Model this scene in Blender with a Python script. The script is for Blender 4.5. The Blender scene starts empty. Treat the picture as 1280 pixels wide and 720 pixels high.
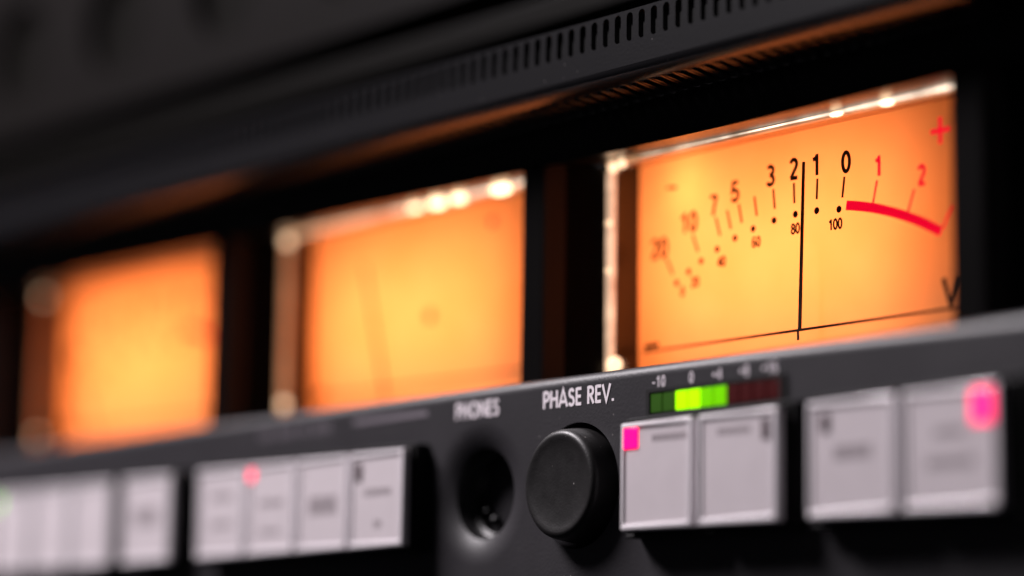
import bpy, bmesh, math, random
from mathutils import Vector, Matrix

# ------------------------------------------------------------------ scene, camera, light
MM = 0.001
sc = bpy.context.scene
C = sc.collection
sc.render.engine = 'CYCLES'
sc.cycles.use_denoising = True
sc.cycles.max_bounces = 10
sc.cycles.transparent_max_bounces = 12
sc.cycles.sample_clamp_indirect = 6.0
sc.view_settings.view_transform = 'Standard'
sc.view_settings.look = 'None'
sc.view_settings.exposure = 0.0
sc.view_settings.gamma = 1.0

cam_d = bpy.data.cameras.new('camera')
cam = bpy.data.objects.new('camera', cam_d)
C.objects.link(cam)
cam_d.sensor_width = 36.0
cam_d.lens = 95.625                       # 3400 px over a 1280 px frame
cam_d.clip_start = 0.01
cam_d.clip_end = 20.0
R = Matrix(((0.6312914, 0.1121744, 0.7673904),
            (0.7754224, -0.1089373, -0.6219749),
            (0.0138278, 0.9876991, -0.1557538)))
cam.matrix_world = Matrix.Translation(Vector((288.294, -243.743, -31.727)) * MM) @ R.to_4x4()
cam_d.dof.use_dof = True
cam_d.dof.focus_distance = 0.3738
cam_d.dof.aperture_fstop = 95.625 / 19.0
cam_d.dof.aperture_blades = 0
sc.camera = cam

world = bpy.data.worlds.new('World')
sc.world = world
world.use_nodes = True
world.node_tree.nodes['Background'].inputs[0].default_value = (0.9, 0.86, 1.0, 1)
world.node_tree.nodes['Background'].inputs[1].default_value = 0.02


def area(name, loc, target, sx, sy, watts, col):
    d = bpy.data.lights.new(name, 'AREA')
    d.shape = 'RECTANGLE'
    d.size = sx * MM
    d.size_y = sy * MM
    d.energy = watts
    d.color = col
    o = bpy.data.objects.new(name, d)
    C.objects.link(o)
    o.location = Vector(loc) * MM
    o.rotation_euler = (Vector(target) - Vector(loc)).to_track_quat('-Z', 'Y').to_euler()
    return o


area('key_softbox', (-335, -250, 470), (-100, 0, 0), 260, 160, 8.6, (1.0, 0.93, 0.97))

# ------------------------------------------------------------------ materials


def mat(name, col, rough=0.5, spec=0.5, metal=0.0, bump=0.0, bscale=1500.0, vary=0.0, vscale=60.0,
        rvary=0.0, emit=None, estr=0.0, coat=0.0, dust=0.0, dscale=900.0):
    m = bpy.data.materials.new(name)
    m.use_nodes = True
    nt = m.node_tree
    b = nt.nodes['Principled BSDF']
    b.inputs['Base Color'].default_value = (*col, 1)
    b.inputs['Roughness'].default_value = rough
    b.inputs['Specular IOR Level'].default_value = spec
    b.inputs['Metallic'].default_value = metal
    b.inputs['Coat Weight'].default_value = coat
    tc = nt.nodes.new('ShaderNodeTexCoord')
    if vary or rvary:
        n = nt.nodes.new('ShaderNodeTexNoise')
        n.inputs['Scale'].default_value = vscale
        n.inputs['Detail'].default_value = 6
        n.inputs['Roughness'].default_value = 0.65
        nt.links.new(tc.outputs['Object'], n.inputs['Vector'])
        if vary:
            mx = nt.nodes.new('ShaderNodeMix')
            mx.data_type = 'RGBA'
            mx.inputs[6].default_value = (*[c * (1 - vary) for c in col], 1)
            mx.inputs[7].default_value = (*[min(1, c * (1 + vary)) for c in col], 1)
            nt.links.new(n.outputs['Fac'], mx.inputs[0])
            nt.links.new(mx.outputs[2], b.inputs['Base Color'])
        if rvary:
            mr = nt.nodes.new('ShaderNodeMapRange')
            mr.inputs['To Min'].default_value = max(0, rough - rvary)
            mr.inputs['To Max'].default_value = min(1, rough + rvary)
            nt.links.new(n.outputs['Fac'], mr.inputs['Value'])
            nt.links.new(mr.outputs['Result'], b.inputs['Roughness'])
    if dust:
        dn = nt.nodes.new('ShaderNodeTexVoronoi')
        dn.inputs['Scale'].default_value = dscale
        dn.inputs['Randomness'].default_value = 1.0
        nt.links.new(tc.outputs['Object'], dn.inputs['Vector'])
        dr = nt.nodes.new('ShaderNodeMapRange')
        dr.inputs['From Min'].default_value = 0.10
        dr.inputs['From Max'].default_value = 0.05
        nt.links.new(dn.outputs['Distance'], dr.inputs['Value'])
        ds = nt.nodes.new('ShaderNodeMath')
        ds.operation = 'MULTIPLY'
        sep = nt.nodes.new('ShaderNodeSeparateColor')
        nt.links.new(dn.outputs['Color'], sep.inputs[0])
        gt = nt.nodes.new('ShaderNodeMath')
        gt.operation = 'GREATER_THAN'
        gt.inputs[1].default_value = 0.8
        nt.links.new(sep.outputs[0], gt.inputs[0])
        nt.links.new(dr.outputs['Result'], ds.inputs[0])
        nt.links.new(gt.outputs[0], ds.inputs[1])
        d2 = nt.nodes.new('ShaderNodeMath')
        d2.operation = 'MULTIPLY'
        d2.inputs[1].default_value = dust
        nt.links.new(ds.outputs[0], d2.inputs[0])
        mx2 = nt.nodes.new('ShaderNodeMix')
        mx2.data_type = 'RGBA'
        mx2.inputs[7].default_value = (0.3, 0.28, 0.27, 1)
        src = b.inputs['Base Color'].links[0].from_socket if b.inputs['Base Color'].links else None
        if src:
            nt.links.new(src, mx2.inputs[6])
        else:
            mx2.inputs[6].default_value = (*col, 1)
        nt.links.new(d2.outputs[0], mx2.inputs[0])
        nt.links.new(mx2.outputs[2], b.inputs['Base Color'])
    if bump:
        n2 = nt.nodes.new('ShaderNodeTexNoise')
        n2.inputs['Scale'].default_value = bscale
        n2.inputs['Detail'].default_value = 3
        nt.links.new(tc.outputs['Object'], n2.inputs['Vector'])
        bp = nt.nodes.new('ShaderNodeBump')
        bp.inputs['Strength'].default_value = bump
        bp.inputs['Distance'].default_value = 0.0002
        nt.links.new(n2.outputs['Fac'], bp.inputs['Height'])
        nt.links.new(bp.outputs['Normal'], b.inputs['Normal'])
    if emit:
        b.inputs['Emission Color'].default_value = (*emit, 1)
        b.inputs['Emission Strength'].default_value = estr
    return m


M = {}
M['panel'] = mat('panel_paint', (0.0255, 0.0235, 0.027), 0.46, 0.4, dust=.5, dscale=700, bump=0.2, bscale=2200, vary=0.12, vscale=90, rvary=0.06)
M['hood'] = mat('hood_paint', (0.0085, 0.008, 0.0092), 0.24, 1.0, dust=.4, dscale=700, bump=0.08, bscale=2200, vary=0.12, vscale=80)
M['upper'] = mat('upper_paint', (0.006, 0.005, 0.0048), 0.6, 0.04, vary=0.15, vscale=40)
M['strip'] = mat('overhead_painted_shade', (0.005, 0.0045, 0.004), 0.5, 0.04)  # shadow on the overhead unit put into a darker paint colour
M['black'] = mat('matt_black', (0.006, 0.0055, 0.006), 0.6, 0.25, vary=0.3, vscale=200)
M['edge_glow'] = mat('post_glow_tone', (0.028, 0.022, 0.021), 0.45, 0.3)
M['void'] = mat('dark_interior', (0.003, 0.0028, 0.003), 0.8, 0.1)
M['bezel'] = mat('bezel_black', (0.004, 0.0035, 0.0035), 0.28, 0.13, vary=0.2, vscale=150)
M['knob'] = mat('knob_rubber', (0.009, 0.008, 0.0083), 0.45, 0.4, dust=.7, dscale=650, bump=0.12, bscale=3500, vary=0.3, vscale=500, rvary=0.08)
M['print'] = mat('white_print', (0.8, 0.73, 0.77), 0.6, 0.3)
M['greyprint'] = mat('grey_print', (0.16, 0.14, 0.16), 0.6, 0.3)
M['capframe'] = mat('button_clear_frame', (0.84, 0.79, 0.82), 0.12, 0.6, coat=0.6)
M['capface'] = mat('button_face', (0.62, 0.56, 0.585), 0.35, 0.5, vary=0.09, vscale=160, rvary=.1)
M['legend'] = mat('legend_ink', (0.24, 0.2, 0.215), 0.6, 0.3)
M['ledoff'] = mat('led_window_unlit', (0.12, 0.09, 0.1), 0.25, 0.5)
M['metal'] = mat('contact_metal', (0.09, 0.085, 0.085), 0.42, 0.5, metal=1.0)
M['jackblack'] = mat('jack_plastic', (0.009, 0.0085, 0.009), 0.36, 0.4)
M['ink'] = mat('dial_ink_black', (0.012, 0.006, 0.004), 0.7, 0.2)
M['faintink'] = mat('dial_ink_brown', (0.74, 0.48, 0.22), 0.7, 0.2)
M['needle'] = mat('needle_black', (0.006, 0.004, 0.003), 0.6, 0.2)
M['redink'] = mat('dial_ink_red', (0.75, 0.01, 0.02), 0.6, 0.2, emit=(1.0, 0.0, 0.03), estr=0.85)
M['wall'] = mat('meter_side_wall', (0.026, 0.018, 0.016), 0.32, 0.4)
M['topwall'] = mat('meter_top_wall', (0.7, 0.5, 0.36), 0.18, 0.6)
M['segoff_g'] = mat('segment_dark_green', (0.02, 0.06, 0.006), 0.3, 0.5, emit=(0.02, 0.06, 0.005), estr=0.6)
M['segoff_r'] = mat('segment_dark_red', (0.03, 0.004, 0.004), 0.3, 0.5, emit=(0.05, 0.003, 0.004), estr=0.45)


def glow(name, col, strength, noise=0.0, nscale=150.0):
    m = bpy.data.materials.new(name)
    m.use_nodes = True
    nt = m.node_tree
    b = nt.nodes['Principled BSDF']
    b.inputs['Base Color'].default_value = (*[c * 0.5 for c in col], 1)
    b.inputs['Roughness'].default_value = 0.25
    b.inputs['Emission Color'].default_value = (*col, 1)
    b.inputs['Emission Strength'].default_value = strength
    if noise:
        tc = nt.nodes.new('ShaderNodeTexCoord')
        n = nt.nodes.new('ShaderNodeTexNoise')
        n.inputs['Scale'].default_value = nscale
        n.inputs['Detail'].default_value = 4
        nt.links.new(tc.outputs['Object'], n.inputs['Vector'])
        mr = nt.nodes.new('ShaderNodeMapRange')
        mr.inputs['From Min'].default_value = 0.35
        mr.inputs['From Max'].default_value = 0.65
        mr.inputs['To Min'].default_value = strength * (1 - noise)
        mr.inputs['To Max'].default_value = strength * (1 + noise)
        nt.links.new(n.outputs['Fac'], mr.inputs['Value'])
        nt.links.new(mr.outputs['Result'], b.inputs['Emission Strength'])
    return m


M['seg_bright'] = glow('segment_lit_bright', (0.36, 1.0, 0.0), 1.4)
M['seg_mid'] = glow('segment_lit_green', (0.16, 0.62, 0.0), 0.85)
M['led_red'] = glow('led_lit_red', (1.0, 0.002, 0.11), 3.0)
M['led_red_dim'] = glow('led_lit_red_dim', (1.0, 0.0, 0.08), 2.8)
M['led_red_strong'] = glow('led_lit_red_strong', (1.0, 0.0, 0.13), 2.6)
M['led_green'] = glow('led_lit_green', (0.2, 0.9, 0.0), 3.5)
M['lamp_glint'] = glow('painted_lamp_glint', (1.0, 0.7, 0.42), 5.0)  # reflections on the cover's top edge, put in as emission
M['rim'] = glow('painted_rim_light', (1.0, 0.64, 0.42), 0.8, 0.6, 130)
M['corner'] = glow('painted_corner_glint', (1.0, 0.68, 0.42), 1.8)  # refracted glints of the cover corners, put in as emission


def dial_mat():
    m = bpy.data.materials.new('translucent_dial')
    m.use_nodes = True
    nt = m.node_tree
    nt.nodes.clear()
    out = nt.nodes.new('ShaderNodeOutputMaterial')
    tr = nt.nodes.new('ShaderNodeBsdfTranslucent')
    df = nt.nodes.new('ShaderNodeBsdfDiffuse')
    mx = nt.nodes.new('ShaderNodeMixShader')
    tc = nt.nodes.new('ShaderNodeTexCoord')
    n = nt.nodes.new('ShaderNodeTexNoise')
    n.inputs['Scale'].default_value = 70
    n.inputs['Detail'].default_value = 3
    cm = nt.nodes.new('ShaderNodeMix')
    cm.data_type = 'RGBA'
    cm.inputs[6].default_value = (0.85, 0.62, 0.36, 1)
    cm.inputs[7].default_value = (0.98, 0.95, 0.78, 1)
    nt.links.new(tc.outputs['Object'], n.inputs['Vector'])
    nt.links.new(n.outputs['Fac'], cm.inputs[0])
    nt.links.new(cm.outputs[2], tr.inputs['Color'])
    df.inputs['Color'].default_value = (0.75, 0.55, 0.3, 1)
    mx.inputs[0].default_value = 0.3
    nt.links.new(tr.outputs[0], mx.inputs[1])
    nt.links.new(df.outputs[0], mx.inputs[2])
    nt.links.new(mx.outputs[0], out.inputs[0])
    return m


def clear_mat():
    m = bpy.data.materials.new('clear_cover')
    m.use_nodes = True
    nt = m.node_tree
    nt.nodes.clear()
    out = nt.nodes.new('ShaderNodeOutputMaterial')
    tp = nt.nodes.new('ShaderNodeBsdfTransparent')
    tp.inputs['Color'].default_value = (0.98, 0.97, 0.95, 1)
    gl = nt.nodes.new('ShaderNodeBsdfGlossy')
    gl.inputs['Roughness'].default_value = 0.04
    fr = nt.nodes.new('ShaderNodeFresnel')
    ge = nt.nodes.new('ShaderNodeNewGeometry')
    mr = nt.nodes.new('ShaderNodeMapRange')
    mr.inputs['To Min'].default_value = 1.45
    mr.inputs['To Max'].default_value = 1 / 1.45
    nt.links.new(ge.outputs['Backfacing'], mr.inputs['Value'])
    nt.links.new(mr.outputs['Result'], fr.inputs['IOR'])
    mx = nt.nodes.new('ShaderNodeMixShader')
    nt.links.new(fr.outputs[0], mx.inputs[0])
    nt.links.new(tp.outputs[0], mx.inputs[1])
    nt.links.new(gl.outputs[0], mx.inputs[2])
    nt.links.new(mx.outputs[0], out.inputs[0])
    return m


M['dial'] = dial_mat()
M['clear'] = clear_mat()

# ------------------------------------------------------------------ helpers (all coordinates in mm)


def obj(name, bm, m, parent=None, smooth=False, bevel=0.0, seg=3, angle=35):
    me = bpy.data.meshes.new(name)
    bmesh.ops.scale(bm, vec=(MM, MM, MM), verts=bm.verts)
    bm.normal_update()
    bm.to_mesh(me)
    bm.free()
    me.materials.append(m)
    o = bpy.data.objects.new(name, me)
    C.objects.link(o)
    if parent:
        o.parent = parent
    if smooth:
        for p in me.polygons:
            p.use_smooth = True
    if bevel:
        b = o.modifiers.new('bevel', 'BEVEL')
        b.width = bevel * MM
        b.segments = seg
        b.limit_method = 'ANGLE'
        b.angle_limit = math.radians(angle)
        b.harden_normals = False
        for p in me.polygons:
            p.use_smooth = True
        w = o.modifiers.new('wn', 'WEIGHTED_NORMAL')
        w.keep_sharp = True
    return o


def thing(name, label, cat, loc=(0, 0, 0), group=None):
    o = bpy.data.objects.new(name, None)
    o.empty_display_size = 0.005
    C.objects.link(o)
    o.location = Vector(loc) * MM
    o['label'] = label
    o['category'] = cat
    if group:
        o['group'] = group
    return o


def box(bm, x0, x1, y0, y1, z0, z1):
    v = [bm.verts.new((x, y, z)) for x in (x0, x1) for y in (y0, y1) for z in (z0, z1)]
    for f in ((0, 1, 3, 2), (4, 6, 7, 5), (0, 4, 5, 1), (2, 3, 7, 6), (0, 2, 6, 4), (1, 5, 7, 3)):
        bm.faces.new([v[i] for i in f])
    return bm


def BM():
    return bmesh.new()


def boxbm(*a):
    return box(BM(), *a)


def prism(bm, prof, x0, x1):
    """profile in (y, z), extruded along x"""
    a = [bm.verts.new((x0, y, z)) for y, z in prof]
    b = [bm.verts.new((x1, y, z)) for y, z in prof]
    n = len(prof)
    for i in range(n):
        j = (i + 1) % n
        bm.faces.new((a[i], a[j], b[j], b[i]))
    bm.faces.new(a[::-1])
    bm.faces.new(b)
    bmesh.ops.recalc_face_normals(bm, faces=bm.faces)
    return bm


def prism_z(bm, prof, z0, z1):
    """profile in (x, y), extruded along z"""
    a = [bm.verts.new((x, y, z0)) for x, y in prof]
    b = [bm.verts.new((x, y, z1)) for x, y in prof]
    n = len(prof)
    for i in range(n):
        j = (i + 1) % n
        bm.faces.new((a[i], a[j], b[j], b[i]))
    bm.faces.new(a[::-1])
    bm.faces.new(b)
    bmesh.ops.recalc_face_normals(bm, faces=bm.faces)
    return bm


def lathe_y(bm, prof, n=64, close_start=True, close_end=False, cx=0, cz=0):
    """profile of (radius, y) turned about the y axis"""
    rings = []
    for r, y in prof:
        rings.append([bm.verts.new((cx + r * math.cos(2 * math.pi * i / n), y, cz + r * math.sin(2 * math.pi * i / n)))
                      for i in range(n)])
    for a, b in zip(rings, rings[1:]):
        for i in range(n):
            j = (i + 1) % n
            bm.faces.new((a[i], a[j], b[j], b[i]))
    if close_start:
        bm.faces.new(rings[0])
    if close_end:
        bm.faces.new(rings[-1][::-1])
    return bm


def cell(bm, rect, loop, to3):
    """a rectangle with a hole; loop is a list of 2-D points round the hole; returns the hole's vertices"""
    u0, u1, v0, v1 = rect
    cu = sum(p[0] for p in loop) / len(loop)
    cv = sum(p[1] for p in loop) / len(loop)

    def hit(p):
        du, dv = p[0] - cu, p[1] - cv
        t = min(((u1 - cu) / du if du > 1e-9 else (u0 - cu) / du if du < -1e-9 else 1e9),
                ((v1 - cv) / dv if dv > 1e-9 else (v0 - cv) / dv if dv < -1e-9 else 1e9))
        return (cu + du * t, cv + dv * t)
    outer = [hit(p) for p in loop]
    corners = [(u0, v0), (u1, v0), (u1, v1), (u0, v1)]
    for c in corners:                         # snap the nearest ray to each corner
        k = min(range(len(outer)), key=lambda i: (outer[i][0] - c[0]) ** 2 + (outer[i][1] - c[1]) ** 2)
        outer[k] = c
    a = [bm.verts.new(to3(*p)) for p in loop]
    b = [bm.verts.new(to3(*p)) for p in outer]
    n = len(loop)
    for i in range(n):
        j = (i + 1) % n
        bm.faces.new((a[i], a[j], b[j], b[i]))
    return a


def circle(cx, cz, r, n=96):
    return [(cx + r * math.cos(2 * math.pi * (i + .5) / n), cz + r * math.sin(2 * math.pi * (i + .5) / n)) for i in range(n)]


def capsule(cu, v0, v1, w, k=6):
    r = w / 2
    pts = [(cu + r, v0 + r), (cu + r, (v0 + v1) / 2)]
    pts += [(cu + r * math.cos(math.pi * i / (2 * k)), v1 - r + r * math.sin(math.pi * i / (2 * k))) for i in range(0, 2 * k + 1)]
    pts += [(cu - r, (v0 + v1) / 2)]
    pts += [(cu + r * math.cos(math.pi + math.pi * i / (2 * k)), v0 + r + r * math.sin(math.pi + math.pi * i / (2 * k))) for i in range(0, 2 * k)]
    return pts


def orient(bm, d):
    bm.normal_update()
    fl = [f for f in bm.faces if f.normal.dot(d) < 0]
    if fl:
        bmesh.ops.reverse_faces(bm, faces=fl)


def smooth_curved(o):
    """smooth shading only on the rolled edges, flat on the level faces"""
    for p in o.data.polygons:
        n = p.normal
        p.use_smooth = abs(n.x) < .01 and abs(n.y) < .9995 and abs(n.z) < .9995


def quad(bm, *pts):
    bm.faces.new([bm.verts.new(p) for p in pts])


# stroke lettering: glyphs are strokes in a box of height 1; a stroke is a list of (u, v)
def arc(cx, cy, rx, ry, a0, a1, n=12):
    return [(cx + rx * math.cos(math.radians(a0 + (a1 - a0) * i / n)), cy + ry * math.sin(math.radians(a0 + (a1 - a0) * i / n)))
            for i in range(n + 1)]


GL = {
    'P': (.5, [[(.07, 0), (.07, 1)], [(.07, .94), (.25, .94)] + arc(.25, .7, .2, .24, 90, -90) + [(.07, .46)]]),
    'H': (.62, [[(.07, 0), (.07, 1)], [(.55, 0), (.55, 1)], [(.07, .52), (.55, .52)]]),
    'A': (.7, [[(.02, 0), (.35, 1), (.68, 0)], [(.14, .3), (.56, .3)]]),
    'S': (.5, [arc(.25, .73, .17, .21, 20, 180, 8) + arc(.25, .73, .17, .21, 200, 255, 3) + [(.3, .5)] + arc(.25, .27, .19, .22, 60, -160, 12)]),
    'E': (.47, [[(.07, 0), (.07, 1)], [(.07, .935), (.45, .935)], [(.07, .5), (.42, .5)], [(.07, .065), (.45, .065)]]),
    'R': (.55, [[(.07, 0), (.07, 1)], [(.07, .94), (.25, .94)] + arc(.25, .72, .2, .22, 90, -90) + [(.07, .5)], [(.24, .5), (.5, 0)]]),
    'V': (.64, [[(.02, 1), (.32, 0.04), (.62, 1)]]),
    'O': (.8, [arc(.4, .5, .34, .44, 0, 360, 28)]),
    'N': (.66, [[(.07, 0), (.07, .98)], [(.07, .98), (.59, .02)], [(.59, .02), (.59, 1)]]),
    'U': (.6, [[(.07, 1), (.07, .3)] + arc(.3, .3, .23, .24, 180, 360) + [(.53, .3), (.53, 1)]]),
    '.': (.2, [[(.1, 0), (.1, .15)]]),
    ' ': (.3, []),
    '0': (.5, [arc(.25, .5, .18, .44, 0, 360, 28)]),
    '1': (.5, [[(.3, 0), (.3, 1)], [(.31, .9), (.2, .79), (.08, .76)]]),
    '2': (.5, [arc(.25, .72, .17, .22, 165, -35, 12) + [(.1, .07)], [(.07, .065), (.46, .065)]]),
    '3': (.5, [arc(.24, .74, .16, .2, 150, -75, 10) + [(.2, .53)], [(.2, .53)] + arc(.24, .28, .18, .22, 75, -160, 12)]),
    '4': (.5, [[(.36, 0), (.36, .96)], [(.36, .96), (.05, .28)], [(.05, .27), (.48, .27)]]),
    '5': (.5, [[(.43, .94), (.14, .94), (.1, .5)] + arc(.24, .32, .19, .26, 115, -150, 14)]),
    '6': (.5, [arc(.25, .3, .18, .24, 0, 360, 20), [(.07, .3), (.09, .6)] + arc(.28, .66, .19, .28, 160, 45, 6)]),
    '7': (.5, [[(.05, .935), (.45, .935)], [(.44, .94), (.3, .5), (.22, 0)]]),
    '8': (.5, [arc(.25, .73, .15, .2, 0, 360, 20), arc(.25, .28, .18, .23, 0, 360, 20)]),
    '+': (.5, [[(.05, .5), (.45, .5)], [(.25, .3), (.25, .7)]]),
    '-': (.35, [[(.03, .42), (.32, .42)]]),
}


def ribbon(bm, pts, t, y):
    """a mitred flat ribbon of width t along pts in the x-z plane at depth y"""
    closed = len(pts) > 2 and abs(pts[0][0] - pts[-1][0]) < 1e-6 and abs(pts[0][1] - pts[-1][1]) < 1e-6
    if closed:
        pts = pts[:-1]
    P = []
    for p in pts:
        if not P or (Vector(p) - P[-1]).length > 1e-5:
            P.append(Vector(p))
    n = len(P)
    L, Rr = [], []
    for i in range(n):
        d0 = (P[i] - P[i - 1]) if (i > 0 or closed) else None
        d1 = (P[(i + 1) % n] - P[i]) if (i < n - 1 or closed) else None
        d0 = d0.normalized() if d0 else d1.normalized()
        d1 = d1.normalized() if d1 else d0
        n0, n1 = Vector((-d0.y, d0.x)), Vector((-d1.y, d1.x))
        m = n0 + n1
        m = m.normalized() if m.length > 1e-6 else n0
        k = t / 2 / max(.45, m.dot(n0))
        L.append(bm.verts.new((P[i].x + m.x * k, y, P[i].y + m.y * k)))
        Rr.append(bm.verts.new((P[i].x - m.x * k, y, P[i].y - m.y * k)))
    for i in range(n if closed else n - 1):
        j = (i + 1) % n
        bm.faces.new((L[i], L[j], Rr[j], Rr[i]))


def text(bm, s, x, z, h, t, y, sx=1.0, center=True, track=.12):
    """lettering of height h, stroke t; x is the centre (or left edge), z the foot"""
    w = sum(GL[c][0] for c in s) + track * (len(s) - 1)
    u = x - w * h * sx / 2 if center else x
    k = 0
    for c in s:
        gw, st = GL[c]
        for sg in st:
            ribbon(bm, [(u + p[0] * h * sx, z + p[1] * h) for p in sg], t, y - 0.006 * (k % 4))
            k += 1
        u += (gw + track) * h * sx
    return bm


def disc(bm, x, z, r, y, n=20):
    bm.faces.new([bm.verts.new((x + r * math.cos(2 * math.pi * i / n), y, z + r * math.sin(2 * math.pi * i / n))) for i in range(n)])


# ------------------------------------------------------------------ the setting behind everything
bd = obj('backdrop', boxbm(-900, 400, 110, 114, -300, 400), M['void'])
bd['kind'] = 'structure'

# ------------------------------------------------------------------ control panel
PT = 15.6        # top edge height
cp = thing('control_panel', 'dark grey metal control panel with rounded top edge carrying the buttons and white lettering', 'control panel')
bm = BM()
f = lambda u, v: (u, 0.0, v)
JX, JZ, KX, KZ = -19.3, 0.1, 2.4, 0.0
# a front sheet with two real holes
xs = (-260, -31, -6.9, 11.7, 140)
zt, zb = 11.0, -11.0
for (a, b) in ((xs[0], xs[1]), (xs[3], xs[4])):
    quad(bm, f(a, -45), f(b, -45), f(b, PT - 1.6), f(a, PT - 1.6))
for (a, b) in ((xs[1], xs[2]), (xs[2], xs[3])):
    quad(bm, f(a, -45), f(b, -45), f(b, zb), f(a, zb))
    quad(bm, f(a, zt), f(b, zt), f(b, PT - 1.6), f(a, PT - 1.6))
cell(bm, (xs[1], xs[2], zb, zt), circle(JX, JZ, 10.6), f)
ring = cell(bm, (xs[2], xs[3], zb, zt), circle(KX, KZ, 8.75), f)
n = len(ring)
back = [bm.verts.new((v.co.x, 5.0, v.co.z)) for v in ring]
for i in range(n):
    bm.faces.new((ring[i], back[i], back[(i + 1) % n], ring[(i + 1) % n]))
# rounded top edge, top and back
pr = [(1.6 - 1.6 * math.cos(math.radians(a)), PT - 1.6 + 1.6 * math.sin(math.radians(a))) for a in range(0, 91, 9)]
pr += [(5.2, PT), (5.2, -45)]
for (y0, z0), (y1, z1) in zip(pr, pr[1:]):
    quad(bm, (-260, y0, z0), (140, y0, z0), (140, y1, z1), (-260, y1, z1))
bmesh.ops.remove_doubles(bm, verts=bm.verts, dist=0.001)
orient(bm, Vector((0, -1, .5)))
pl = obj('front_plate', bm, M['panel'], cp)
smooth_curved(pl)
# dished collar of the jack opening
bm = BM()
prof = [(10.6 - 4.0 * i / 16, 1.15 * (i / 16) ** 2.0) for i in range(17)]
lathe_y(bm, prof, 96, close_start=False, cx=JX, cz=JZ)
bmesh.ops.recalc_face_normals(bm, faces=bm.faces)
obj('jack_collar', bm, M['panel'], cp, smooth=True)
obj('lettering', text(BM(), 'PHASE REV.', 2.55, 11.15, 2.45, .45, -.05, sx=1.08, track=.085), M['print'], cp)
obj('lettering', text(BM(), 'PHONES', -20.0, 11.15, 2.35, .43, -.05, sx=1.06, track=.09), M['print'], cp)
bm = BM()
for s, x in (('-10', 19.2), ('0', 25.6), ('+4', 30.5), ('+8', 35.6), ('+16', 40.3)):
    text(bm, s, x, 12.25, 1.55, .2, -.05, sx=1.05)
obj('lettering', bm, M['print'], cp)
bm = BM()
quad(bm, (-50.6, -.05, 12.3), (-31.8, -.05, 12.3), (-31.8, -.05, 13.1), (-50.6, -.05, 13.1))
obj('printed_line', bm, M['greyprint'], cp)
bm = BM()
random.seed(4)
x = -76.0
for wd in (3, 4, 2, 4):                       # lettering too soft to read in the photograph
    for _ in range(wd):
        quad(bm, (x, -.05, 11.6), (x + .5, -.05, 11.6), (x + .5, -.05, 13.2), (x, -.05, 13.2))
        x += 1.25
    x += 1.2
obj('lettering', bm, M['greyprint'], cp)

# ------------------------------------------------------------------ headphone jack and round push knob
jk = thing('headphone_jack', 'round black headphone socket sunk into the panel under the word PHONES', 'jack socket', (JX, 2.6, JZ))
bm = lathe_y(BM(), [(6.62, -1.5), (6.45, -1.2), (6.35, .8), (5.9, .9), (5.6, 1.05), (5.5, 1.5), (5.4, 4.0), (3.7, 4.05), (3.35, 4.25), (3.2, 4.8), (3.2, 14)], 64, close_start=False, close_end=True)
bmesh.ops.recalc_face_normals(bm, faces=bm.faces)
obj('socket_sleeve', bm, M['jackblack'], jk, smooth=True)
for (x, z, r) in ((-2.6, -3.4, .8), (-1.3, -2.6, .65), (-1.8, -4.7, .85), (.6, -3.9, .8)):
    bm = BM()
    bmesh.ops.create_uvsphere(bm, u_segments=20, v_segments=12, radius=r)
    bmesh.ops.translate(bm, vec=(x - 2.4, 2.0, z + .3), verts=bm.verts)
    obj('contact', bm, M['jackblack'], jk, smooth=True)

kb = thing('round_push_button', 'large round black rubber push button under the words PHASE REV.', 'round button', (KX, 0, KZ))
prof = [(0.01, -3.0), (3.0, -3.03), (5.2, -3.15), (6.1, -3.3), (6.6, -3.42), (6.95, -3.4), (7.25, -3.2), (7.5, -2.9), (7.62, -2.5), (7.75, -1.6), (7.95, 0.0), (8.0, 4.9)]
obj('knob_cap', lathe_y(BM(), prof, 96, close_start=False), M['knob'], kb, smooth=True)
obj('knob_seat', lathe_y(BM(), [(8.72, 4.5), (8.72, 5.0)], 64), M['void'], kb)

# ------------------------------------------------------------------ illuminated push buttons


def housing(x0, x1, label):
    t = thing('button_housing', label, 'button housing', (x0, 0, 0), 'black housings round the button rows')
    w = x1 - x0
    bm = BM()
    box(bm, 0, w, -2.6, 3, -8.0, -7.5)
    box(bm, 0, w, -2.6, 3, 7.5, 8.0)
    box(bm, 0, .5, -2.6, 3, -7.5, 7.5)
    box(bm, w - .5, w, -2.6, 3, -7.5, 7.5)
    obj('surround', bm, M['black'], t, bevel=.12, seg=2)
    obj('backing', boxbm(.5, w - .5, -.6, -.2, -7.5, 7.5), M['void'], t)


def marks(bm, rows, y):
    """short dark strokes standing for lettering that the photograph leaves unreadable"""
    for x0, x1, z, h in rows:
        x = x0
        while x < x1:
            quad(bm, (x, y, z), (x + .32, y, z), (x + .32, y, z + h), (x, y, z + h))
            x += .62
    return bm


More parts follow.
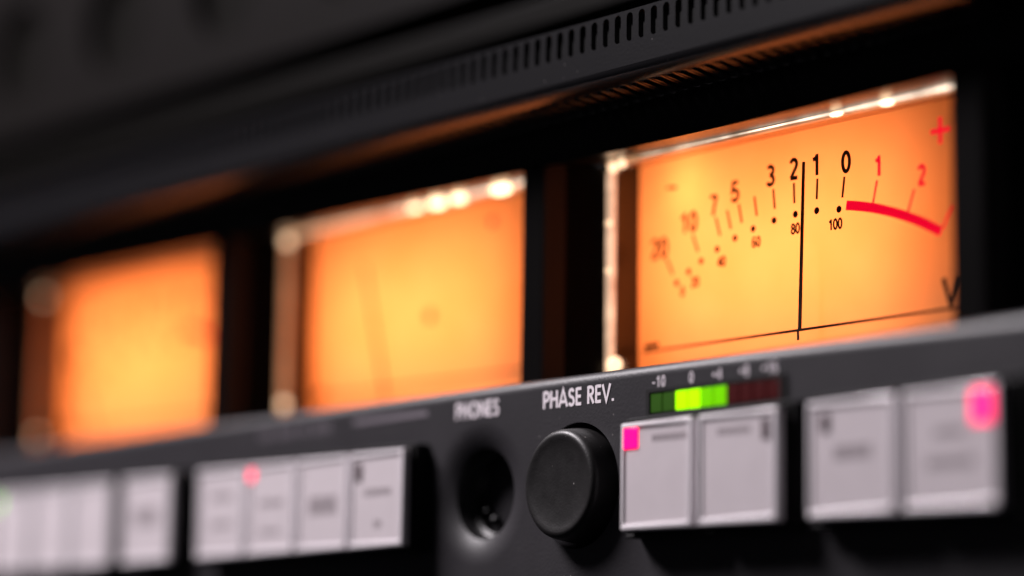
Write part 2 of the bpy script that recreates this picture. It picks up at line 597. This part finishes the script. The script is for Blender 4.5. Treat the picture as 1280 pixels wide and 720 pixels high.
def button(x0, x1, label, group, rows=(), led=None, shape=None):
    w = x1 - x0
    t = thing('push_button', label, 'push button', (x0, 0, 0), group)
    z0, z1 = -7.2, 7.2
    obj('plunger', boxbm(.25, w - .25, -3.0, -.6, z0 + .2, z1 - .2), M['black'], t)
    # clear square frame round a sunken face
    bm = BM()
    o = [(0, z0), (w, z0), (w, z1), (0, z1)]
    i1 = [(.75, z0 + .9), (w - .75, z0 + .9), (w - .75, z1 - .75), (.75, z1 - .75)]
    L = [[bm.verts.new((x, y, z)) for x, z in pts] for pts, y in ((o, -3.0), (o, -4.35), (i1, -4.5), (i1, -4.2))]
    for a, b in zip(L, L[1:]):
        for i in range(4):
            j = (i + 1) % 4
            bm.faces.new((a[i], a[j], b[j], b[i]))
    bm.faces.new(L[0][::-1])
    bmesh.ops.recalc_face_normals(bm, faces=bm.faces)
    obj('clear_frame', bm, M['capframe'], t, bevel=.28, seg=3, angle=25)
    fc = obj('legend_plate', boxbm(.75, w - .75, -4.2, -3.4, z0 + .9, z1 - .75), M['capface'], t)
    if rows:
        obj('legend', marks(BM(), rows, -4.24), M['legend'], fc)
    if led:
        lx, lz, lw, lh, lm = led
        obj('indicator', boxbm(lx, lx + lw, -4.42, -4.1, lz, lz + lh), M[lm], t, bevel=.35, seg=3)
    return t


housing(15.6, 47.2, 'black housing round the two buttons under the green level bar')
housing(50.2, 84.5, 'black housing round the two soft-focus buttons at the right end')
housing(-89.0, -31.2, 'black housing round the four white buttons left of the headphone socket')
housing(-111.9, -95.4, 'black housing round the single button standing alone on the left')
housing(-173, -114.2, 'black housing round the blurred button row at the left end')
G = 'square illuminated buttons along the control panel'
button(16.4, 30.3, 'white button just right of the round black button, pink-red light in its corner', G, [(6.2, 12.4, 4.4, .9)], (.35, 3.7, 3.0, 2.8, 'led_red'))
button(31.5, 45.9, 'white button under the dark red end of the level bar', G, [(3.6, 9.4, 4.3, .9)], (11.7, 3.3, 1.3, 2.6, 'ledoff'))
button(51.2, 65.7, 'blurred white button with a dark unlit window in its upper left corner', G, [(4.6, 10.4, -.2, 1.7)], (2.3, 3.4, 1.4, 2.4, 'ledoff'))
button(67.0, 81.8, 'blurred white button at the far right with a large pink-red light', G, [(5.2, 9.6, 1.4, 1.1), (4.0, 11.0, -2.2, 1.2)], (11.0, 2.7, 3.2, 4.2, 'led_red_strong'))
button(-45.3, -31.9, 'square white button nearest the headphone socket, small arrow mark low on its face', G, [(3.6, 10.2, .6, 1.0), (6.3, 7.6, -4.2, 1.1)], (1.4, 3.0, 1.5, 2.6, 'ledoff'))
button(-59.3, -46.1, 'blurred white button with grey legend, second left of the headphone socket', G, [(3.2, 10.6, -1.6, 2.8)])
button(-73.3, -60.1, 'blurred white button just right of the small red light in the left row', G, [(3.6, 10.0, .4, 1.0), (4, 9, -4, .8)], (.6, 4.6, 1.2, 1.8, 'led_red_dim'))
button(-87.7, -74.2, 'blurred white button at the left end of the row of four', G, [(4, 10, 2.0, 1.2), (4, 10, -2.4, 1.0)])
button(-111.1, -96.2, 'blurred white button standing alone between the two left rows', G, [(3.5, 11, -1.0, 3.0)])
button(-128.0, -115.3, 'strongly blurred white button at the right end of the leftmost row', G)
button(-141.8, -129.3, 'strongly blurred white button, second from right in the leftmost row', G)
button(-155.8, -143.3, 'strongly blurred white button next to the green light at the left edge', G, (), (0, 4.4, .9, 2.0, 'led_green'))
button(-170.2, -157.1, 'strongly blurred white button at the left edge of the picture', G)

# ------------------------------------------------------------------ level bar
lb = thing('level_meter_bar', 'bar of level lights, bright green in the middle and dark red at right', 'level meter', (17.6, 0, 8.75))
bm = BM()
box(bm, -.7, 25.6, -.35, 1, -.55, -.05)
box(bm, -.7, 25.6, -.35, 1, 2.85, 3.3)
box(bm, -.7, 0, -.35, 1, -.05, 2.85)
box(bm, 24.9, 25.6, -.35, 1, -.05, 2.85)
obj('window_frame', bm, M['black'], lb)
obj('backing', boxbm(0, 24.9, .3, .8, -.05, 2.85), M['void'], lb)
kinds = ['segoff_g', 'segoff_g', 'seg_bright', 'seg_bright', 'seg_mid', 'seg_mid', 'segoff_r', 'segoff_r', 'segoff_r', 'segoff_r']
for i, k in enumerate(kinds):
    obj('segment', boxbm(.1 + i * 2.47, .1 + i * 2.47 + 2.27, -.2, .25, .1, 2.7), M[k], lb, bevel=.12, seg=2)

# ------------------------------------------------------------------ black meter bezel with its window openings
P = 84.0
bz = thing('meter_bezel', 'matt black upright bezel with window openings round the glowing meters', 'bezel')
bm = BM()
Y0, YB, ZT = 6.5, 15.3, 48.1
prism(bm, [(Y0, ZT), (YB, ZT + 1.25), (YB, 60), (Y0, 60)], -280, 180)
obj('top_rail', bm, M['bezel'], bz)
obj('bottom_rail', boxbm(-280, 180, Y0, YB, -20, 8), M['bezel'], bz)
for k in range(-3, 2):
    e = 65.7 + k * P          # right edge of the opening to its left
    bm = BM()
    prism_z(bm, [(e, Y0), (e + 4.9, Y0), (e + 6.3, Y0 + 3), (e + 9.5, YB), (e - .2, YB)], 8, ZT + .6)
    obj('post', bm, M['bezel'], bz, bevel=.25, seg=2)
    obj('post_glow_strip', prism_z(BM(), [(e + 5.05, Y0 + .15), (e + 6.4, Y0 + 3), (e + 6.1, Y0 + 3.1), (e + 4.75, Y0 + .25)], 8, ZT + .6), M['edge_glow'], bz)  # strip added in a lighter tone for the meters' glow on the edge
obj('blank_plate', boxbm(75, 180, 16, 18, 5, 52), M['void'], bz)

# ------------------------------------------------------------------ the VU meters
CX, CZ = 34.3, -14.0          # needle pivot, measured from the cover's left edge
W = 74.6                      # width of the cover


def pol(deg, r):
    return (CX + r * math.sin(math.radians(deg)), CZ + r * math.cos(math.radians(deg)))


def vu_meter(k, label, angle, lamp_glints, corner_glints, rim, top):
    t = thing('vu_meter', label, 'vu meter', (-8.8 - k * P, 14.9, 0), 'amber lit meters in the bezel')
    yd = 6.2
    dbm = BM()
    quad(dbm, (.1, yd, 3), (W, yd, 3), (W, yd, 50.4), (.1, yd, 50.4))
    df = obj('dial_face', dbm, M['dial'], t)
    # printed scale
    y = yd - .05
    if k == 1:                      # the middle meter has a sparser scale
        bm = BM()
        disc(bm, 33.3, 32.4, 1.1, y)
        obj('scale_ticks', bm, M['faintink'], df)
        bm = BM()
        disc(bm, 49.2, 45.8, .8, y)
        obj('red_scale', bm, M['redink'], df)
    else:
        bm = BM()
        ta = [-29.9, -23.5, -18.2, -15.7, -13.2, -9.9, -6.0, -1.85, 2.8, 8.05]
        for a in ta:
            ribbon(bm, [pol(a, 53.5), pol(a, 56.4)], .42, y)
        for a in (-29.87, -26.68, -23.47, -19.51, -15.24, -11.05, -6.36, -1.7, 2.87, 7.57):
            disc(bm, *pol(a, 51.9), .5, y)
        obj('scale_ticks', bm, M['ink'], df)
        bm = BM()
        for s, x, z in (('20', -4.14, 36.57), ('10', 2.17, 39.65), ('7', 7.42, 41.42), ('5', 11.84, 42.81), ('3', 19.06, 44.08),
                        ('2', 23.64, 44.36), ('1', 28.0, 44.31), ('0', 33.72, 43.85)):
            text(bm, s, x + 8.8, z - 1.5, 3.0, .6, y, sx=1.2, track=.04)
        obj('scale_numerals', bm, M['ink'], df)
        bm = BM()
        for s, x, z in (('0', .9, 29.6), ('20', 3.54, 30.7), ('40', 9.11, 33.04), ('60', 16.19, 34.98), ('80', 23.96, 35.87), ('100', 31.65, 35.48)):
            text(bm, s, x + 8.8, z - .75, 1.5, .33, y, sx=1.15, track=.02)
        obj('percent_numerals', bm, M['ink'], df)
        obj('unit_letters', text(BM(), 'VU', 53.6 + 8.8, 22.0, 3.7, .8, y, sx=1.0), M['ink'], df)
        bm = BM()
        ribbon(bm, [(6.2, 45.4), (8.4, 45.2)], .5, y)
        obj('minus_sign', bm, M['ink'], df)
        bm = BM()
        arcp = [pol(9.0 + 19.9 * i / 24, 52.45) for i in range(25)]
        ribbon(bm, arcp, 1.35, y)
        for a in (14.4, 21.6, 29.0):
            ribbon(bm, [pol(a, 53.0), pol(a, 56.2)], .37, y - .012)
        text(bm, '1', 39.7 + 8.8, 41.0, 2.8, .55, y, sx=1.05)
        text(bm, '2', 47.5 + 8.8, 38.6, 2.8, .55, y, sx=1.05)
        text(bm, '3', 54.6 + 8.8, 34.6, 2.8, .55, y, sx=1.05)
        ribbon(bm, [(50.85 + 8.8 - 1.7, 45.5), (50.85 + 8.8 + 1.7, 45.5)], .65, y)
        ribbon(bm, [(50.85 + 8.8, 43.7), (50.85 + 8.8, 47.3)], .65, y - .012)
        obj('red_scale', bm, M['redink'], df)
    bm = BM()
    ribbon(bm, [(1.2, 21.5), (W, 21.6)], .36, y)
    ribbon(bm, [(1.6, 22.2), (4.6, 22.35)], .75, y - .012)
    obj('base_line', bm, M['ink'], df)
    # needle, in front of the dial
    bm = BM()
    c, s = math.cos(math.radians(angle)), math.sin(math.radians(angle))
    for r0, r1, w0, w1 in ((35.1, 58.5, .25, .19),):
        q = []
        for r, w in ((r0, w0), (r1, w1)):
            for sg in (-1, 1):
                for dy in (-.12, .12):
                    q.append(bm.verts.new((CX + r * s + sg * w * c, 4.1 + dy, CZ + r * c - sg * w * s)))
        for fa in ((0, 1, 3, 2), (4, 6, 7, 5), (0, 4, 5, 1), (2, 3, 7, 6), (0, 2, 6, 4), (1, 5, 7, 3)):
            bm.faces.new([q[i] for i in fa])
    bmesh.ops.recalc_face_normals(bm, faces=bm.faces)
    obj('needle', bm, M['needle'], t)
    q = pol(angle, 35.4)
    bm = BM()
    ribbon(bm, [(q[0] - .15, q[1] + .1), (q[0] - .45, q[1] - .4), (q[0] - .4, q[1] - 1.6)], .45, 4.2)
    obj('needle_shank', bm, M['needle'], t)
    # case: side wall, top wall, light box behind
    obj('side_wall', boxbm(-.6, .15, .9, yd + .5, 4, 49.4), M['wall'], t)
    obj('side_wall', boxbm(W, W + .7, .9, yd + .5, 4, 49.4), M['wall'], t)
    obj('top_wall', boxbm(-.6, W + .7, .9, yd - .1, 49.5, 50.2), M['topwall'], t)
    bm = BM()
    box(bm, -.6, W + .7, 26, 27, 3, 51)
    box(bm, -1.2, -.6, yd + .5, 27, 3, 51)
    box(bm, W + .7, W + 1.3, yd + .5, 27, 3, 51)
    box(bm, -1.2, W + 1.3, yd + .5, 27, 51, 51.6)
    box(bm, -1.2, W + 1.3, yd + .5, 27, 2.4, 3)
    obj('light_box', bm, M['black'], t)
    # clear cover; light piped into its rim is put in as emission
    cbm = BM()
    quad(cbm, (1.0, .2, 6), (W - 1.0, .2, 6), (W - 1.0, .2, 48.4), (1.0, .2, 48.4))
    obj('cover', cbm, M['clear'], t)
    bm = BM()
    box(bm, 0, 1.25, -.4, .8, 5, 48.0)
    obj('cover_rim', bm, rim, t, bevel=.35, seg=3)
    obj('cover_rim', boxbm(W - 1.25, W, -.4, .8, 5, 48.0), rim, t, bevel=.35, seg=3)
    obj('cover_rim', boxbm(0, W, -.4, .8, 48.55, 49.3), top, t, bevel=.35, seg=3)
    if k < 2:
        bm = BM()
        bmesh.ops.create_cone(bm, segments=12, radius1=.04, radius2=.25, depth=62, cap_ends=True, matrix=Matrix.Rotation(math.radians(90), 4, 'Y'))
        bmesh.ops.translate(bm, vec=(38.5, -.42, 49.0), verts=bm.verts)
        obj('rim_glint', bm, M['glint'], t, smooth=True)  # reflected streak along the top rim, added as a glowing rod
    for (x, z, r) in corner_glints:  # glowing spheres added as the glints of the rounded corners
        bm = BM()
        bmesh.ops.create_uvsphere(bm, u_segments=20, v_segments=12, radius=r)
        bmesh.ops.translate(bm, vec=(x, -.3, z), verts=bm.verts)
        obj('corner_glint', bm, M['corner'], t, smooth=True)
    for (x, r, st) in lamp_glints:  # glowing spheres added as reflections in the top of the cover
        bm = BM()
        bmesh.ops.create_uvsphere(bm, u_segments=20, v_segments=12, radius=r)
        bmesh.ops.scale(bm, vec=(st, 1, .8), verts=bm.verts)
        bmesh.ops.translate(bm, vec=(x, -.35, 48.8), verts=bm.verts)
        obj('lamp_glint', bm, M['lamp_glint'], t, smooth=True)
    # the meter's own light panel, shining through the dial
    d = bpy.data.lights.new('meter_lamp', 'AREA')
    d.shape = 'RECTANGLE'
    d.size, d.size_y = 52 * MM, 25 * MM
    d.energy = LAMP_W
    d.color = (1.0, 0.245, 0.07)
    o = bpy.data.objects.new('meter_lamp', d)
    C.objects.link(o)
    o.parent = t
    o.location = Vector((27, yd + 13, 33)) * MM
    o.rotation_euler = (math.radians(-90), 0, 0)
    if k == 0:                     # a second small bulb close behind the upper left of the dial
        d = bpy.data.lights.new('meter_bulb', 'AREA')
        d.shape = 'DISK'
        d.size = 7 * MM
        d.energy = 0.0009
        d.color = (1.0, 0.3, 0.08)
        o = bpy.data.objects.new('meter_bulb', d)
        C.objects.link(o)
        o.parent = t
        o.location = Vector((10.5, yd + 5.5, 45.5)) * MM
        o.rotation_euler = (math.radians(-90), 0, 0)
    return t


LAMP_W = 0.0325
M['rim_top'] = glow('painted_top_rim_light', (1.0, 0.5, 0.25), 0.38, 0.7, 70)  # light reflected along the top rim, put in as emission
M['glint'] = glow('painted_rim_glint', (1.0, 0.8, 0.62), 1.6, 0.6, 160)
M['rim_mid'] = glow('painted_rim_light_soft', (1.0, 0.5, 0.25), 0.34, 0.4, 90)
M['rim_top_mid'] = glow('painted_top_rim_light_soft', (1.0, 0.55, 0.3), 0.75, 0.5, 60)
M['rim_dim'] = glow('painted_rim_light_dim', (1.0, 0.42, 0.2), 0.1, 0.4, 60)
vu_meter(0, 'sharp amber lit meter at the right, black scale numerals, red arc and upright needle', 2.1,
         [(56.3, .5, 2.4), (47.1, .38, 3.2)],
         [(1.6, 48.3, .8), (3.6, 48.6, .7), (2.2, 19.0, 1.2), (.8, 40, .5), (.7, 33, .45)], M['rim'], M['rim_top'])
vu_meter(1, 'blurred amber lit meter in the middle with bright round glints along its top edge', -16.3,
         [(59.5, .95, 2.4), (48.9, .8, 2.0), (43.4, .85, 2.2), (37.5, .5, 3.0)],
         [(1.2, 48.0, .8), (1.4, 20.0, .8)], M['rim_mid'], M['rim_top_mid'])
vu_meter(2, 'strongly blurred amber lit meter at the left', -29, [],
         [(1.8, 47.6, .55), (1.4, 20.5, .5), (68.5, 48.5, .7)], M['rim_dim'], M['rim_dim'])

# ------------------------------------------------------------------ slotted hood over the meters
hd = thing('ventilated_hood', 'dark grey metal hood over the meters with rows of slots on its front and underside', 'hood')
HZ, HX0, HX1 = 55.3, -280.0, 74.0
pitch = 2.48
N = int((HX1 - 3 - (-252)) / pitch)
bm = BM()
# rounded lip and the sloped strip in front of the underside slots
FY = -2.2
lp = [(FY, 57.0), (FY + .05, 56.75), (FY + .17, 56.45), (FY + .34, 56.2), (FY + .5, 56.05), (.3, HZ)]
for (y0, z0), (y1, z1) in zip(lp, lp[1:]):
    quad(bm, (HX0, y0, z0), (HX0, y1, z1), (HX1, y1, z1), (HX1, y0, z0))
holes = []
ff = lambda u, v: (u, FY, v)
fu = lambda u, v: (u, v, HZ - .15 * (v - .3))
x = HX1 - 3 - N * pitch
quad(bm, ff(HX0, 57.0), ff(HX1, 57.0), ff(HX1, 59.9), ff(HX0, 59.9))
quad(bm, ff(HX0, 59.9), ff(x, 59.9), ff(x, 64.8), ff(HX0, 64.8))
quad(bm, ff(HX1 - 3, 59.9), ff(HX1, 59.9), ff(HX1, 64.8), ff(HX1 - 3, 64.8))
quad(bm, fu(HX0, .3), fu(x, .3), fu(x, 6.45), fu(HX0, 6.45))
quad(bm, fu(HX1 - 3, .3), fu(HX1, .3), fu(HX1, 6.45), fu(HX1 - 3, 6.45))
for i in range(N):
    a = x + i * pitch
    holes.append((cell(bm, (a, a + pitch, 59.9, 64.8), capsule(a + pitch / 2, 60.35, 64.4, 1.3), ff), (0, .9, 0)))
    holes.append((cell(bm, (a, a + pitch, .3, 6.45), capsule(a + pitch / 2, .6, 6.1, 1.35), fu), (0, 0, .9)))
for ring, d in holes:                          # sheet thickness inside each slot
    b = [bm.verts.new(v.co + Vector(d)) for v in ring]
    n = len(ring)
    for i in range(n):
        j = (i + 1) % n
        bm.faces.new((ring[i], b[i], b[j], ring[j]))
quad(bm, (HX0, FY, 64.8), (HX1, FY, 64.8), (HX1, 1.5, 65.0), (HX0, 1.5, 65.0))
quad(bm, (HX1, FY, 57.0), (HX1, FY, 64.8), (HX1, 6.45, 64.8), (HX1, 6.45, 54.2))
bmesh.ops.remove_doubles(bm, verts=bm.verts, dist=0.0005)
orient(bm, Vector((0.1, -1, -.9)))
o = obj('slotted_shell', bm, M['hood'], hd)
smooth_curved(o)
obj('inner_liner', boxbm(HX0, HX1 - 1, 3.6, 6.3, 58.5, 64.7), M['void'], hd)

# ------------------------------------------------------------------ the unit above
up = thing('overhead_unit', 'dim dark grey panel above the hood with round dark recesses, far out of focus', 'rack panel')
obj('lower_strip', boxbm(-330, 150, 19.0, 20, 75.0, 79.0), M['strip'], up, bevel=.3)
obj('recess', boxbm(-330, 150, 32, 33, 60.5, 86), M['void'], up)
bm = BM()
centres = [-276, -237.5, -199, -160.5, -122, -83.5, -45, -6.5, 32]
px = -330
fz = lambda u, v: (u, 20.0, v)
for c in centres:
    quad(bm, fz(px, 84), fz(c - 14, 84), fz(c - 14, 150), fz(px, 150))
    ring = cell(bm, (c - 14, c + 14, 88, 115), circle(c, 101.3, 11, 64), fz)
    b = [bm.verts.new(v.co + Vector((0, 2.5, 0))) for v in ring]
    for i in range(64):
        bm.faces.new((ring[i], b[i], b[(i + 1) % 64], ring[(i + 1) % 64]))
    quad(bm, fz(c - 14, 84), fz(c + 14, 84), fz(c + 14, 88), fz(c - 14, 88))
    quad(bm, fz(c - 14, 115), fz(c + 14, 115), fz(c + 14, 150), fz(c - 14, 150))
    px = c + 14
quad(bm, fz(px, 84), fz(150, 84), fz(150, 150), fz(px, 150))
quad(bm, fz(-330, 84), (-330, 32, 84), (150, 32, 84), fz(150, 84))
obj('front_panel', bm, M['upper'], up)
obj('recess_backing', boxbm(-330, 150, 22.5, 23, 86, 140), M['strip'], up)
